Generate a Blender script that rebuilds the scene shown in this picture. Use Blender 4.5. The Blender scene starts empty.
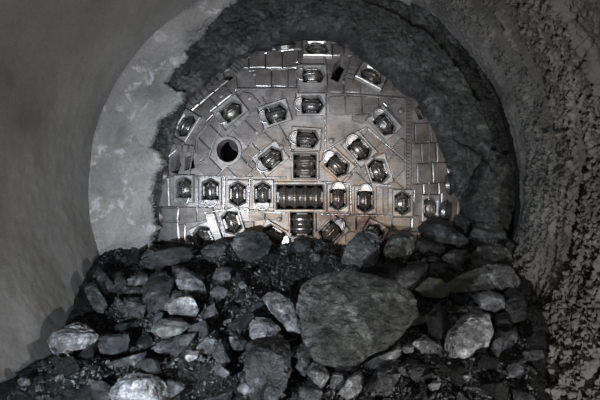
import bpy, bmesh, math, random
import numpy as np
from mathutils import Vector, Matrix, geometry
R = random.Random(7)
C = bpy.context.scene.collection
F = 500.0; H = 2.6                       # focal length in pixels, eye height
def P(px, py, d): return Vector(((px-300)/F*d, d, H-(py-200)/F*d))

# ------------------------------------------------------------------ noise
_rs = np.random.RandomState(3)
_perm = np.tile(_rs.permutation(256), 3)
_g = _rs.normal(size=(256, 3)); _g /= np.linalg.norm(_g, axis=1)[:, None]
def perlin(p):
    p = np.asarray(p, float); i = np.floor(p).astype(int); f = p-i; i &= 255
    u = f*f*f*(f*(f*6-15)+10); out = 0
    for a in (0, 1):
        for b in (0, 1):
            for c in (0, 1):
                h = _perm[_perm[_perm[(i[:, 0]+a) & 255]+((i[:, 1]+b) & 255)]+((i[:, 2]+c) & 255)]
                d = (_g[h]*(f-np.array([a, b, c]))).sum(1)
                w = (u[:, 0] if a else 1-u[:, 0])*(u[:, 1] if b else 1-u[:, 1])*(u[:, 2] if c else 1-u[:, 2])
                out = out+w*d
    return out*1.6
def fbm(p, o=4, g=.5, l=2.03):
    s = 0; a = 1
    p = np.asarray(p, float)
    for k in range(o):
        s = s+a*perlin(p+k*17.3); p = p*l; a *= g
    return s
def ridged(p, o=4):
    s = 0; a = 1; p = np.asarray(p, float)
    for k in range(o):
        s = s+a*(1-2*np.abs(perlin(p+k*9.7))); p = p*2.1; a *= .5
    return s
def sstep(a, b, x):
    t = np.clip((x-a)/(b-a), 0, 1); return t*t*(3-2*t)

# ------------------------------------------------------------------ materials
def nodes(name):
    m = bpy.data.materials.new(name); m.use_nodes = True
    t = m.node_tree; b = t.nodes['Principled BSDF']
    return m, t, b
def N(t, kind, **kw):
    n = t.nodes.new(kind)
    for k, v in kw.items():
        if k in n.inputs: n.inputs[k].default_value = v
        else: setattr(n, k, v)
    return n
def ramp(t, src, stops):
    r = t.nodes.new('ShaderNodeValToRGB'); e = r.color_ramp.elements
    while len(e) < len(stops): e.new(.5)
    for q, (p, c) in zip(e, stops):
        q.position = p; q.color = (c if len(c) == 4 else (*c, 1))
    t.links.new(src, r.inputs[0]); return r.outputs[0]
def mixc(t, fac, a, b, mode='MIX'):
    n = t.nodes.new('ShaderNodeMix'); n.data_type = 'RGBA'; n.blend_type = mode
    for s, i in ((fac, 0), (a, 6), (b, 7)):
        if hasattr(s, 'is_linked'): t.links.new(s, n.inputs[i])
        else: n.inputs[i].default_value = s if i == 0 else (*s, 1)
    return n.outputs[2]
def noise(t, co, scale, detail=6, rough=.6, dist=0):
    n = N(t, 'ShaderNodeTexNoise', Scale=scale, Detail=detail, Roughness=rough, Distortion=dist)
    t.links.new(co, n.inputs['Vector']); return n.outputs['Fac']
def bump(t, b, h, strength, dist, prev=None):
    n = N(t, 'ShaderNodeBump', Strength=strength, Distance=dist)
    t.links.new(h, n.inputs['Height'])
    if prev: t.links.new(prev, n.inputs['Normal'])
    t.links.new(n.outputs[0], b.inputs['Normal']); return n.outputs[0]
def g(v, w=0.0): return (v*(1+w), v, v*(1-w*1.2))

def rock_mat(name, lo, hi, tint=(1, 1, 1), scale=2.2, rough=.42, grain=.06, stain=None):
    m, t, b = nodes(name)
    co = t.nodes.new('ShaderNodeTexCoord').outputs['Object']
    oi = t.nodes.new('ShaderNodeObjectInfo')
    ad = N(t, 'ShaderNodeVectorMath', operation='ADD'); t.links.new(co, ad.inputs[0]); t.links.new(oi.outputs['Location'], ad.inputs[1]); co = ad.outputs[0]
    c = lambda v: tuple(v*x for x in tint)
    f = noise(t, co, scale, 9, .74, .8)
    col = ramp(t, f, [(.37, c(lo)), (.48, c((lo+hi)*.34)), (.56, c(hi*.85)), (.64, c(hi*1.8))])
    mp = N(t, 'ShaderNodeMapping'); mp.inputs['Rotation'].default_value = (.5, .9, .3); mp.inputs['Scale'].default_value = (scale*2, scale*3, scale*13)
    t.links.new(co, mp.inputs[0])
    f3 = noise(t, mp.outputs[0], 1, 6, .7, .3)                       # slaty cleavage
    f2 = noise(t, co, scale*7, 6, .78, .4)
    col = mixc(t, .7, col, ramp(t, f2, [(.40, g(.15)), (.50, g(.55)), (.60, g(1.5))]), 'MULTIPLY')
    col = mixc(t, .6, col, ramp(t, f3, [(.38, g(.35)), (.62, g(1.3))]), 'MULTIPLY')
    hv = N(t, 'ShaderNodeHueSaturation'); t.links.new(col, hv.inputs['Color'])
    mr = N(t, 'ShaderNodeMapRange'); mr.inputs[3].default_value = .7; mr.inputs[4].default_value = 1.45
    t.links.new(oi.outputs['Random'], mr.inputs[0]); t.links.new(mr.outputs[0], hv.inputs['Value'])
    col = hv.outputs[0]
    if stain:
        fs = noise(t, co, 1.7, 3, .6)
        col = mixc(t, ramp(t, fs, [(.6, g(0)), (.68, g(1))]), col, stain)
    t.links.new(col, b.inputs['Base Color'])
    t.links.new(ramp(t, f2, [(.3, g(rough-.22)), (.75, g(rough+.2))]), b.inputs['Roughness'])
    b.inputs['Specular IOR Level'].default_value = .45
    n0 = bump(t, b, f3, .8, grain*2)
    n1 = bump(t, b, noise(t, co, scale*5, 8, .75, .4), .8, grain*3, n0)
    bump(t, b, noise(t, co, scale*26, 4, .75), .8, grain*.8, n1)
    return m

def wall_mat(name, lo, hi, tint, scale, rough=.8, fine=.01, blotch=None):
    m, t, b = nodes(name)
    co = t.nodes.new('ShaderNodeTexCoord').outputs['Object']
    f = noise(t, co, scale, 8, .62, .3)
    c = lambda v: tuple(v*x for x in tint)
    col = ramp(t, f, [(.3, c(lo)), (.7, c(hi))])
    f2 = noise(t, co, 34, 5, .7)
    col = mixc(t, .5, col, ramp(t, f2, [(.3, g(.55)), (.65, g(1.05))]), 'MULTIPLY')
    if blotch:
        fb = noise(t, co, blotch[2], 6, .65, .5)
        col = mixc(t, ramp(t, fb, [(blotch[1], g(0)), (blotch[1]+.09, g(1))]), col, blotch[0])
    t.links.new(col, b.inputs['Base Color'])
    b.inputs['Roughness'].default_value = rough; b.inputs['Specular IOR Level'].default_value = .3
    n1 = bump(t, b, noise(t, co, 9, 8, .7), .5, fine*2)
    bump(t, b, f2, .6, fine*.6, n1)
    return m

def steel_mat(name, lo, hi, tint, rough=.42, metal=.75, rust_and_fill=0.0, scr=.5, wear=False):
    m, t, b = nodes(name)
    tc = t.nodes.new('ShaderNodeTexCoord'); geo = t.nodes.new('ShaderNodeNewGeometry'); co = geo.outputs['Position']
    f = noise(t, co, 3.1, 8, .66, .5)
    c = lambda v: tuple(v*x for x in tint)
    col = ramp(t, f, [(.3, c(lo)), (.7, c(hi))])
    mp = N(t, 'ShaderNodeMapping'); mp.inputs['Rotation'].default_value = (.3, .5, 0); mp.inputs['Scale'].default_value = (6, 6, 55)
    t.links.new(co, mp.inputs[0])
    f2 = noise(t, mp.outputs[0], 1.0, 5, .7)
    col = mixc(t, scr, col, ramp(t, f2, [(.3, g(.5)), (.66, g(1.1))]), 'MULTIPLY')
    # brown dust and rusty stains, plus red-brown fill light painted on the lower middle
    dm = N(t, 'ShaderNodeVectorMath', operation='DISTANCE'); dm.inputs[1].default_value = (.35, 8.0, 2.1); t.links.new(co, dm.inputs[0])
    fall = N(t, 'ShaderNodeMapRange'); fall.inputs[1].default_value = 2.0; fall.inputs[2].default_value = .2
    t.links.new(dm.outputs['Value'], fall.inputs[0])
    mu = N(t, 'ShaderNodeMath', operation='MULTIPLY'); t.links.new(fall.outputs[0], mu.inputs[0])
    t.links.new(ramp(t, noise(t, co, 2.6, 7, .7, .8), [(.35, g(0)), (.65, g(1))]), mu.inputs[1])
    mu2 = N(t, 'ShaderNodeMath', operation='MULTIPLY'); mu2.inputs[1].default_value = rust_and_fill; t.links.new(mu.outputs[0], mu2.inputs[0])
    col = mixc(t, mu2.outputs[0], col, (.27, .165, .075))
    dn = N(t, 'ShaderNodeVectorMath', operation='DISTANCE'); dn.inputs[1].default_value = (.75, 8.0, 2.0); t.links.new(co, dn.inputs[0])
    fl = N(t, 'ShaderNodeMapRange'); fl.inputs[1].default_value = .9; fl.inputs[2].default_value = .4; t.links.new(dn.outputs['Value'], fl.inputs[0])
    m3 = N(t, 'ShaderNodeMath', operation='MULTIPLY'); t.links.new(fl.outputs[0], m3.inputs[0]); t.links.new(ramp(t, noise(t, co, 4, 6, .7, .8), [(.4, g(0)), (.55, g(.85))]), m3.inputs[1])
    col = mixc(t, m3.outputs[0], col, (.055, .022, .016))  # dim red shadow at the foot of the head, painted into the colour
    if wear:
        pw = ramp(t, geo.outputs['Pointiness'], [(.52, g(0)), (.60, g(1))])
        col = mixc(t, pw, col, (.75, .73, .72))
    t.links.new(col, b.inputs['Base Color'])
    b.inputs['Metallic'].default_value = metal
    t.links.new(ramp(t, f2, [(.3, g(rough+.18)), (.7, g(rough-.1))]), b.inputs['Roughness'])
    n1 = bump(t, b, noise(t, co, 14, 6, .65), .35, .012)
    bump(t, b, f2, .25, .004, n1)
    return m

M = {
 'slate': rock_mat('dark slate rock', .006, .095, (1, 1.04, 1.12)),
 'slate_mid': rock_mat('grey slate rock', .009, .14, (1, 1.04, 1.11)),
 'slate_pale': rock_mat('pale dusty slate rock', .022, .36, (1, 1.01, 1.03)),
 'slate_lit': rock_mat('lamplit slate rock', .06, .52, (1, 1.02, 1.05), scale=1.8),  # lit copy of the slate: lamplight on exposed boulders painted into the colour
 'slate_crest': rock_mat('grey crest rock', .03, .21, (1, 1.03, 1.02)),
 'slate_green': rock_mat('grey green slate rock', .014, .12, (1, 1.04, .97), stain=None),
 'slate_yellow': rock_mat('stained slate rock', .04, .13, (1, 1.03, .98), stain=(.085, .09, .055)),
 'slate_black': rock_mat('black slate muck', .003, .016, (1, 1.02, 1.04), scale=3),
 'face': rock_mat('rock face slate', .022, .075, (1, 1.03, 1.03), scale=2.6, grain=.02),
 'lining': wall_mat('smooth sprayed concrete', .13, .20, (1.0, .98, .95), .9, .78, .006, ((.11, .108, .105), .56, .7)),
 'lining_rough': wall_mat('rough sprayed concrete', .035, .11, (1.02, 1, .97), 1.6, .85, .016),
 'shotcrete': wall_mat('broken sprayed concrete', .12, .25, (1, .98, .97), 2.0, .8, .014, ((.32, .31, .325), .56, 3.4)),
 'gravel': rock_mat('loose gravel', .004, .11, (1, 1.02, 1.04), scale=9, grain=.006),
 'ground': rock_mat('muddy ground', .015, .05, (1, 1, 1), scale=3),
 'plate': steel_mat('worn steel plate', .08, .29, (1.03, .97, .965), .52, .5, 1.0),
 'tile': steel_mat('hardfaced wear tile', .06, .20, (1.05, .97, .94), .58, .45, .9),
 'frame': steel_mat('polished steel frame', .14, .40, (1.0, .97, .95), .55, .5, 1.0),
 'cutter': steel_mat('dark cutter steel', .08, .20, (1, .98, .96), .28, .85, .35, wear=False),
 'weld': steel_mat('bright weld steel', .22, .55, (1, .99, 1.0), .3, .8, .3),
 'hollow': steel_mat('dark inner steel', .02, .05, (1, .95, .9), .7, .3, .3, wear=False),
}

# ------------------------------------------------------------------ objects
def obj(name, bm, mat, parent=None, smooth=False):
    me = bpy.data.meshes.new(name); bm.normal_update(); bm.to_mesh(me); bm.free()
    return objm(name, me, mat, parent, smooth)
def objm(name, me, mat, parent=None, smooth=False):
    if mat: me.materials.append(M[mat])
    if mat in ('frame', 'tile'): me.materials.append(M['weld'])
    if smooth: me.polygons.foreach_set('use_smooth', [True]*len(me.polygons))
    o = bpy.data.objects.new(name, me); C.objects.link(o)
    if parent: o.parent = parent
    return o
def tag(o, label, cat, group=None, kind=None):
    o['label'] = label; o['category'] = cat
    if group: o['group'] = group
    if kind: o['kind'] = kind
    return o
def grid_mesh(name, V, nu, nv, mat, keep=None, smooth=True):
    me = bpy.data.meshes.new(name)
    i = np.arange(nu*nv).reshape(nu, nv)
    q = np.stack([i[:-1, :-1], i[1:, :-1], i[1:, 1:], i[:-1, 1:]], -1).reshape(-1, 4)
    if keep is not None:
        k = keep[q].all(1); q = q[k]
        used = np.unique(q); mp = np.full(nu*nv, -1); mp[used] = np.arange(len(used)); V = V[used]; q = mp[q]
    me.from_pydata(V.tolist(), [], q.tolist()); me.update()
    o = objm(name, me, mat, None, smooth); o['kind'] = 'structure'
    return o

# ------------------------------------------------------------------ tunnel lining
AX, AZ, RL = .05, 2.76, 3.31
YE = 7.8
def lining(name, a0, a1, na, ny, y0, y1, mat, rough):
    A, Y = np.meshgrid(np.linspace(a0, a1, na), np.linspace(y0, y1, ny), indexing='ij'); a = A.ravel(); y = Y.ravel()
    base = np.stack([RL*np.cos(a), y, RL*np.sin(a)], 1)
    und = .05*fbm(base*.55, 3)
    if rough:
        und = .05*fbm(base*.6+5, 3)
        w = sstep(.8, 2.4, y+0*a)
        q = base+.05*np.stack([fbm(base*3, 2), fbm(base*3+9, 2), fbm(base*3+19, 2)], 1)
        lump = .07*np.abs(perlin(q*3.0))+.04*perlin(q*6.5+4)+.045*perlin(q*np.array([13, 15, 13])+8)+.042*perlin(q*25)+.012*perlin(q*40)
        # heavier runs of sprayed concrete between washed-out vertical furrows
        furrow = sstep(.0, .5, fbm(np.stack([a*1.1, y*2.4+a*.9, a*0], 1)+8, 3))
        r = RL+und+.05-(lump*(1-.55*furrow)-furrow*.10)*(1-.75*sstep(YE-.45, YE-.05, y))
        # the end ring is chipped and set back so that a groove opens towards the face
        r = r+.05*sstep(YE-.5, YE, y)*0
    else:
        r = RL+und*.8+.006*fbm(base*7, 3)
    V = np.stack([AX+r*np.cos(a), y, AZ+r*np.sin(a)], 1)
    # ragged end of the lining
    e = sstep(YE-.25, YE, y)
    V[:, 1] += e*.03*fbm(np.stack([a*5, a*0, a*0+2], 1), 3)
    return grid_mesh(name, V, na, ny, mat)
D = math.radians
lining('wall_right', D(-58), D(62), 560, 520, 2.4, YE+.02, 'lining_rough', True)
lining('wall_right_rear', D(-58), D(62), 140, 120, -4, 2.42, 'lining_rough', True)
lining('wall_left', D(118), D(238), 260, 420, -4, YE-.06, 'lining', False)
lining('ceiling', D(60), D(120), 90, 180, -4, YE-.03, 'lining', False)
# ground under the muck
gx, gy = np.meshgrid(np.linspace(-2.4, 2.5, 60), np.linspace(-4, 8, 120), indexing='ij')
gp = np.stack([gx.ravel(), gy.ravel(), 0*gx.ravel()], 1)
gp[:, 2] = .02+.05*fbm(gp*1.5, 4)
grid_mesh('floor', gp, 60, 120, 'ground')
# closed far end behind the viewpoint
bm = bmesh.new(); bmesh.ops.create_circle(bm, cap_ends=True, radius=3.5, segments=64)
o = obj('wall_rear', bm, 'lining'); o.rotation_euler = (math.pi/2, 0, 0); o.location = (AX, -4, AZ); o['kind'] = 'structure'

# ------------------------------------------------------------------ end wall: broken sprayed concrete over rock
def sd_poly(x, y, poly):                       # signed distance, negative inside
    d = np.full(x.shape, 1e9); ins = np.zeros(x.shape, bool)
    n = len(poly)
    for k in range(n):
        ax, ay = poly[k]; bx, by = poly[(k+1) % n]
        ex, ey = bx-ax, by-ay
        t = np.clip(((x-ax)*ex+(y-ay)*ey)/(ex*ex+ey*ey), 0, 1)
        d = np.minimum(d, np.hypot(x-ax-t*ex, y-ay-t*ey))
        c = ((ay > y) != (by > y))
        with np.errstate(divide='ignore', invalid='ignore'):
            ins ^= c & (x < (bx-ax)*(y-ay)/(by-ay+1e-12)+ax)
    return np.where(ins, -d, d)
def d_line(x, y, line):
    d = np.full(x.shape, 1e9)
    for (ax, ay), (bx, by) in zip(line, line[1:]):
        ex, ey = bx-ax, by-ay
        t = np.clip(((x-ax)*ex+(y-ay)*ey)/(ex*ex+ey*ey), 0, 1)
        d = np.minimum(d, np.hypot(x-ax-t*ex, y-ay-t*ey))
    return d
HOLE = [(148, 260), (155, 225), (157, 200), (160, 170), (168, 142), (176, 118), (186, 98), (200, 82), (216, 68), (236, 56), (258, 43), (284, 34), (312, 29), (338, 31), (352, 42), (364, 55), (382, 67), (398, 82), (410, 90), (424, 97), (430, 112), (437, 126), (446, 148), (456, 172), (461, 192), (470, 205), (480, 230), (480, 270), (150, 270)]
SHOT = [(60, 300), (60, -60), (262, -60), (248, -12), (240, 2), (226, 8), (214, 22), (205, 34), (196, 44), (187, 52), (188, 60), (180, 62), (175, 72), (167, 82), (175, 90), (184, 92), (182, 103), (172, 112), (159, 121), (157, 135), (153, 146), (160, 153), (163, 165), (155, 178), (150, 195), (153, 212), (157, 226), (152, 238), (158, 300)]
UPR = [(400, -40), (412, 20), (419, 38), (433, 48), (447, 60), (462, 66), (476, 80), (492, 92), (560, 120), (560, -60)]
LOW = [(463, 206), (476, 186), (486, 160), (492, 172), (498, 160), (530, 150), (540, 300), (462, 300)]
yb = 7.98; st = .0135
nx = int(7.6/st)
xs = np.linspace(-3.75, 3.85, nx); zs = np.linspace(.2, 6.45, int(6.25/st))
X, Z = np.meshgrid(xs, zs, indexing='ij'); x = X.ravel(); z = Z.ravel()
p3 = np.stack([x, 0*x, z], 1)
px = 300+x/yb*F; py = 200-(z-H)/yb*F
wx = px+4*fbm(p3*2.2+3, 4); wy = py+4*fbm(p3*2.2+13, 4)
sh = sd_poly(px+3.2*fbm(p3*4+3, 5), py+3.2*fbm(p3*4+13, 5), SHOT); ho = sd_poly(px+2.5*fbm(p3*3+23, 4), py+2.5*fbm(p3*3+33, 4), HOLE)
up = sd_poly(wx, wy, UPR); lo = sd_poly(wx, wy, LOW)
rock = .07*fbm(p3*.9+1, 3)+.022*ridged(p3*np.array([2.2, 1, 3.4])+4, 5)+.014*fbm(p3*9, 4)+.018*fbm(p3*17, 3)
# bedding steps of the slate, running down to the right
s = (x*.55+z*.83)*2.6+1.1*fbm(p3*1.3+7, 4); s = s-np.floor(s); rock = rock+.030*s*sstep(1, .93, s)
y = yb+rock
y = y-.09*sstep(1.5, -1.5, up)-.10*sstep(2, -2, lo)
y = y-.12*np.clip((130-py)/130, 0, 1.3)*sstep(170, 260, px)     # the crown of the face leans out
crk = d_line(wx, wy, [(462, 206), (476, 186), (486, 160), (480, 150), (464, 142), (452, 130)])
y = y+.22*sstep(5.0, 1.0, crk)*sstep(128, 160, py)
crk = d_line(wx, wy, [(488, 158), (500, 140), (512, 132)]); y = y+.08*sstep(2.5, .5, crk)
yr = y+.30*np.clip(sstep(10, -2, ho), 0, 1)*.5+.75*sstep(1, -4, ho)
rr = np.hypot(x-AX, z-AZ)
ang = np.arctan2(z-AZ, x-AX)
keep = (ho > -5) & (rr < 3.62) & (sh > -4)
# groove between face and lining, open on the right-hand side
gw = sstep(-1.3, -.2, -np.abs(ang-.15))
gr = sstep(3.13, 3.17, rr+.02*fbm(p3*3, 3))*gw*sstep(-1.2, -.9, ang)
yr = yr+.55*gr
grid_mesh('wall_back', np.stack([x, yr, z], 1), len(xs), len(zs), 'face', keep)
ys = np.minimum(y, yb+.02)-.10-.02*fbm(p3*1.1, 3)-.018*fbm(p3*5, 5)+.22*sstep(-1.4, .4, sh)+.02*sstep(-14, -2, sh)*np.maximum(0, fbm(p3*5+2, 3))
ys = np.where(sh < -3, ys*.4+(yb-.13)*.6, ys)
ys = ys-.16*sstep(3.05, 3.32, rr)
grid_mesh('wall_back_concrete', np.stack([x, ys, z], 1), len(xs), len(zs), 'shotcrete', (sh < .5) & (rr < 3.5) & (ho > -6))

# ------------------------------------------------------------------ cutter head
CX, CY = 302.0, 196.0
Y0 = 8.06; K = Y0/F
def prof(r): return 0 if r < 96 else .34*((r-96)/57)**2
def S(px, py, h=0):
    dx, dy = px-CX, py-CY; r = math.hypot(dx, dy); q = prof(r); k = (Y0+q)/F
    n = normal(px, py)
    return Vector(((CX-300)/F*Y0+dx*k, Y0+q, H-(CY-200)/F*Y0-dy*k))+n*h
def normal(px, py):
    dx, dy = px-CX, py-CY; r = math.hypot(dx, dy)
    if r < 96: return Vector((0, -1, 0))
    sl = 2*.34*(r-96)/57**2/K
    return Vector((dx/r*sl, -1, -dy/r*sl)).normalized()
head = bpy.data.objects.new('cutter_head', None); C.objects.link(head)
tag(head, 'round steel cutter head of a tunnel boring machine breaking through the end wall', 'cutter head')
HL = Vector(((CX-300)/F*Y0, Y0, H-(CY-200)/F*Y0)); head.location = HL
def part(name, bm, mat, parent=None, smooth=False):         # mesh given in world coordinates
    bmesh.ops.translate(bm, verts=bm.verts, vec=-HL)
    return obj(name, bm, mat, parent or head, smooth)

CUT = [ # px, py, axis angle, kind, guard side (0 none, +-1 along the rolling direction), size
 (300, 197, 0, 'quad', 0, 1), (305, 166, 90, 'double', 0, 1), (302, 224, 90, 'double', 0, 1),
 (306, 139, 86, 'single', 1, 1), (311, 105, 90, 'single', 1, 1), (312, 76, 90, 'single', 1, 1), (317, 50, 90, 'gauge', 0, 1),
 (271, 159, 130, 'single', 1, 1), (275, 114, 108, 'single', 1, 1), (231, 112, 128, 'single', 1, 1), (187, 126, 148, 'gauge', 0, 1),
 (263, 194, 180, 'single', 1, .95), (238, 194, 180, 'single', 0, .95), (211, 191, 180, 'single', 1, .95), (185, 189, 180, 'single', 1, .95),
 (232, 222, 197, 'single', 0, .95), (338, 198, 0, 'single', 1, .95), (365, 200, 0, 'single', 1, .95), (402, 203, 0, 'single', 0, .9), (429, 208, 0, 'gauge', 0, .9),
 (337, 165, 48, 'single', 1, 1), (359, 149, 42, 'single', 1, 1), (378, 171, 18, 'single', 0, 1), (384, 124, 41, 'single', 1, 1), (371, 77, 62, 'gauge', 0, 1),
 (331, 232, 315, 'single', 1, 1), (274, 236, 240, 'single', 1, 1), (372, 236, 330, 'single', 0, 1), (300, 262, 270, 'single', 0, 1), (205, 238, 205, 'single', 0, 1)]
def opening(k, s):
    if k == 'quad': return [(-23, -12), (23, -12), (23, 12), (-23, 12)]
    if k == 'double': return [(-11.5, -11), (11.5, -11), (11.5, 11), (-11.5, 11)]
    return [(-8.2*s, -8*s), (0, -12.5*s), (8.2*s, -8*s), (8.2*s, 8*s), (0, 12.5*s), (-8.2*s, 8*s)]
def outer(k, s):
    if k == 'quad': return (26, 15)
    if k == 'double': return (13.8, 13.8)
    return (11.2*s, 14.8*s)
def loc2px(c, u, v):
    a = math.radians(c[2]); return c[0]+u*math.cos(a)-v*math.sin(a), c[1]-u*math.sin(a)-v*math.cos(a)
# in local axes u runs along the axle, v along the rolling direction
def in_poly(q, poly):
    ins = False; n = len(poly)
    for k in range(n):
        (ax, ay), (bx, by) = poly[k], poly[(k+1) % n]
        if (ay > q[1]) != (by > q[1]) and q[0] < (bx-ax)*(q[1]-ay)/(by-ay)+ax: ins = not ins
    return ins
OPEN = [[loc2px(c, u*1.04, v*1.04) for u, v in opening(c[3], c[5])] for c in CUT]
RECT = [[loc2px(c, u*(outer(c[3], c[5])[0]+.8), v*(outer(c[3], c[5])[1]+.8)) for u, v in ((-1, -1), (1, -1), (1, 1), (-1, 1))] for c in CUT]
MAN = [(228+11*math.cos(k*math.pi/12), 151+11.5*math.sin(k*math.pi/12)) for k in range(24)]
MANO = [(228+14*math.cos(k*math.pi/12), 151+14.5*math.sin(k*math.pi/12)) for k in range(24)]
SLOTS = [[(331, 79), (334, 64), (343, 56), (348, 60), (343, 72), (338, 82)], [(221, 79), (226, 73), (236, 70), (238, 74), (230, 81)],
         [(170, 172), (172, 158), (179, 152), (181, 165), (178, 174)], [(184, 171), (185, 157), (193, 155), (195, 168)], [(414, 108), (420, 104), (425, 116), (419, 120)]]
def cdt_plate(outline, holes, h0, h1, extra=()):
    pts = []; edges = []
    def loop(l):
        b = len(pts); pts.extend(Vector(q) for q in l); edges.extend((b+i, b+(i+1) % len(l)) for i in range(len(l)))
    loop(outline)
    for h in holes: loop(h)
    pts.extend(Vector(q) for q in extra)
    r = geometry.delaunay_2d_cdt(pts, edges, [], 0, 1e-4)
    v, f = r[0], r[2]
    keep = []
    for t in f:
        c = sum((v[i] for i in t), Vector((0, 0)))/len(t)
        if in_poly(c, outline) and not any(in_poly(c, h) for h in holes): keep.append(t)
    return v, keep
def solid(v, faces, h0, h1):
    bm = bmesh.new(); T = {}; B = {}
    def top(i):
        if i not in T: T[i] = bm.verts.new(S(v[i][0], v[i][1], h1))
        return T[i]
    def bot(i):
        if i not in B: B[i] = bm.verts.new(S(v[i][0], v[i][1], h0))
        return B[i]
    cnt = {}
    for t in faces:
        bm.faces.new([top(i) for i in t])
        for a, b in zip(t, t[1:]+t[:1]): cnt[(a, b)] = 1
    for a, b in list(cnt):
        if (b, a) not in cnt: bm.faces.new([top(b), top(a), bot(a), bot(b)])
    bmesh.ops.recalc_face_normals(bm, faces=bm.faces)
    return bm
rim = [(CX+157*math.cos(k*math.pi/72), CY+157*math.sin(k*math.pi/72)) for k in range(144)]
extra = [(CX+r*math.cos(a+r), CY+r*math.sin(a+r)) for r in (50, 75, 96, 105, 114, 122, 130, 138, 146) for a in [k*math.pi/36 for k in range(72)]]
v, f = cdt_plate(rim, OPEN+[MAN]+SLOTS, 0, 0, extra)
part('face_plate', solid(v, [list(t) for t in f], -.22, 0), 'plate')
# rim skirt and back plate
def lathe_px(prof_, seg=96):
    bm = bmesh.new(); rings = []
    for r, yy in prof_:
        rings.append([bm.verts.new(HL+Vector((r*math.cos(2*math.pi*k/seg), yy, r*math.sin(2*math.pi*k/seg)))) for k in range(seg)])
    for a, b in zip(rings, rings[1:]):
        for k in range(seg): bm.faces.new([a[k], a[(k+1) % seg], b[(k+1) % seg], b[k]])
    return bm
RR = 157*(Y0+.39)/F
part('rim_skirt', lathe_px([(RR-.10, .42), (RR-.02, .375), (RR+.02, .385), (RR+.045, .42), (RR+.05, 1.5)]), 'plate', smooth=True)
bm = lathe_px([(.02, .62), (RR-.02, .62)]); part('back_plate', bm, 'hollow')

# wear tiles
def clip(poly, conv):
    out = list(poly)
    area = sum(conv[i][0]*conv[(i+1) % len(conv)][1]-conv[(i+1) % len(conv)][0]*conv[i][1] for i in range(len(conv)))
    if area < 0: conv = conv[::-1]
    for i in range(len(conv)):
        ax, ay = conv[i]; bx, by = conv[(i+1) % len(conv)]
        inn = lambda q: (bx-ax)*(q[1]-ay)-(by-ay)*(q[0]-ax) >= 0
        new = []
        for j in range(len(out)):
            a, b = out[j], out[(j+1) % len(out)]
            ia, ib = inn(a), inn(b)
            if ia: new.append(a)
            if ia != ib:
                da = (bx-ax)*(a[1]-ay)-(by-ay)*(a[0]-ax); db = (bx-ax)*(b[1]-ay)-(by-ay)*(b[0]-ax)
                t = da/(da-db); new.append((a[0]+(b[0]-a[0])*t, a[1]+(b[1]-a[1])*t))
        out = new
        if len(out) < 3: return []
    return out
SECT = [ # convex sector, grid angle, cell width, cell height, origin
 ([(240, 40), (322, 30), (326, 92), (298, 150), (262, 96), (240, 90)], 0, 16.5, 18, (299, 52)),
 ([(240, 92), (262, 97), (294, 150), (288, 178), (196, 178), (200, 130)], 44, 17, 21, (245, 120)),
 ([(150, 176), (198, 132), (238, 90), (232, 40), (150, 90)], 40, 19, 22, (196, 110)),
 ([(327, 40), (356, 38), (400, 96), (327, 94)], 0, 16.5, 18, (327, 76)),
 ([(328, 96), (404, 99), (410, 140), (362, 124), (324, 150), (318, 120)], 4, 16.5, 20, (328, 97)),
 ([(326, 150), (362, 126), (404, 140), (404, 190), (322, 184)], -42, 18, 20, (350, 140)),
 ([(412, 112), (460, 100), (462, 204), (410, 204)], 3, 15, 20, (413, 124)),
 ([(150, 206), (222, 208), (288, 212), (288, 262), (150, 262)], 2, 17, 18, (163, 206)),
 ([(316, 214), (450, 214), (440, 262), (316, 262)], 0, 18, 16, (320, 215)),
 ([(380, 184), (408, 188), (408, 214), (380, 214)], 0, 6.2, 28, (382, 186)),
]
tiles = []
HOL = RECT+[MANO]+[[(sum(q[0] for q in s_)/len(s_)+(a-sum(q[0] for q in s_)/len(s_))*1.12, sum(q[1] for q in s_)/len(s_)+(b-sum(q[1] for q in s_)/len(s_))*1.12) for a, b in s_] for s_ in SLOTS]
ring146 = [(CX+153*math.cos(k*math.pi/36), CY+153*math.sin(k*math.pi/36)) for k in range(72)]
for sec, ga, cw, ch, (ox, oy) in SECT:
    ca, sa = math.cos(math.radians(ga)), math.sin(math.radians(ga))
    for i in range(-12, 13):
        for j in range(-12, 13):
            off = (j % 2)*cw*.35
            q = [((i+a)*cw+off+(.6 if a == 0 else -.6), (j+b)*ch+(.6 if b == 0 else -.6)) for a, b in ((0, 0), (1, 0), (1, 1), (0, 1))]
            q = [(ox+u*ca+w*sa, oy-u*sa+w*ca) for u, w in q]
            q = clip(clip(q, sec), ring146)
            if len(q) < 3: continue
            near = [h for h in HOL if any(abs(h[0][0]-a)+abs(h[0][1]-b) < 90 for a, b in q)]
            v, fs = cdt_plate(q, near, 0, 0)
            fs = [tuple(t) for t in fs]
            # connected pieces
            left = set(range(len(fs)))
            while left:
                comp = {left.pop()}; grow = True
                while grow:
                    grow = False
                    for k in list(left):
                        if any(len(set(fs[k]) & set(fs[c])) >= 2 for c in comp): comp.add(k); left.discard(k); grow = True
                ar = sum(abs(geometry.area_tri(*[Vector((*v[i_], 0)) for i_ in fs[k]])) for k in comp)
                if ar > 38: tiles.append((ar, v, [list(fs[k]) for k in comp]))
tiles.sort(key=lambda t: -t[0])
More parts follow.
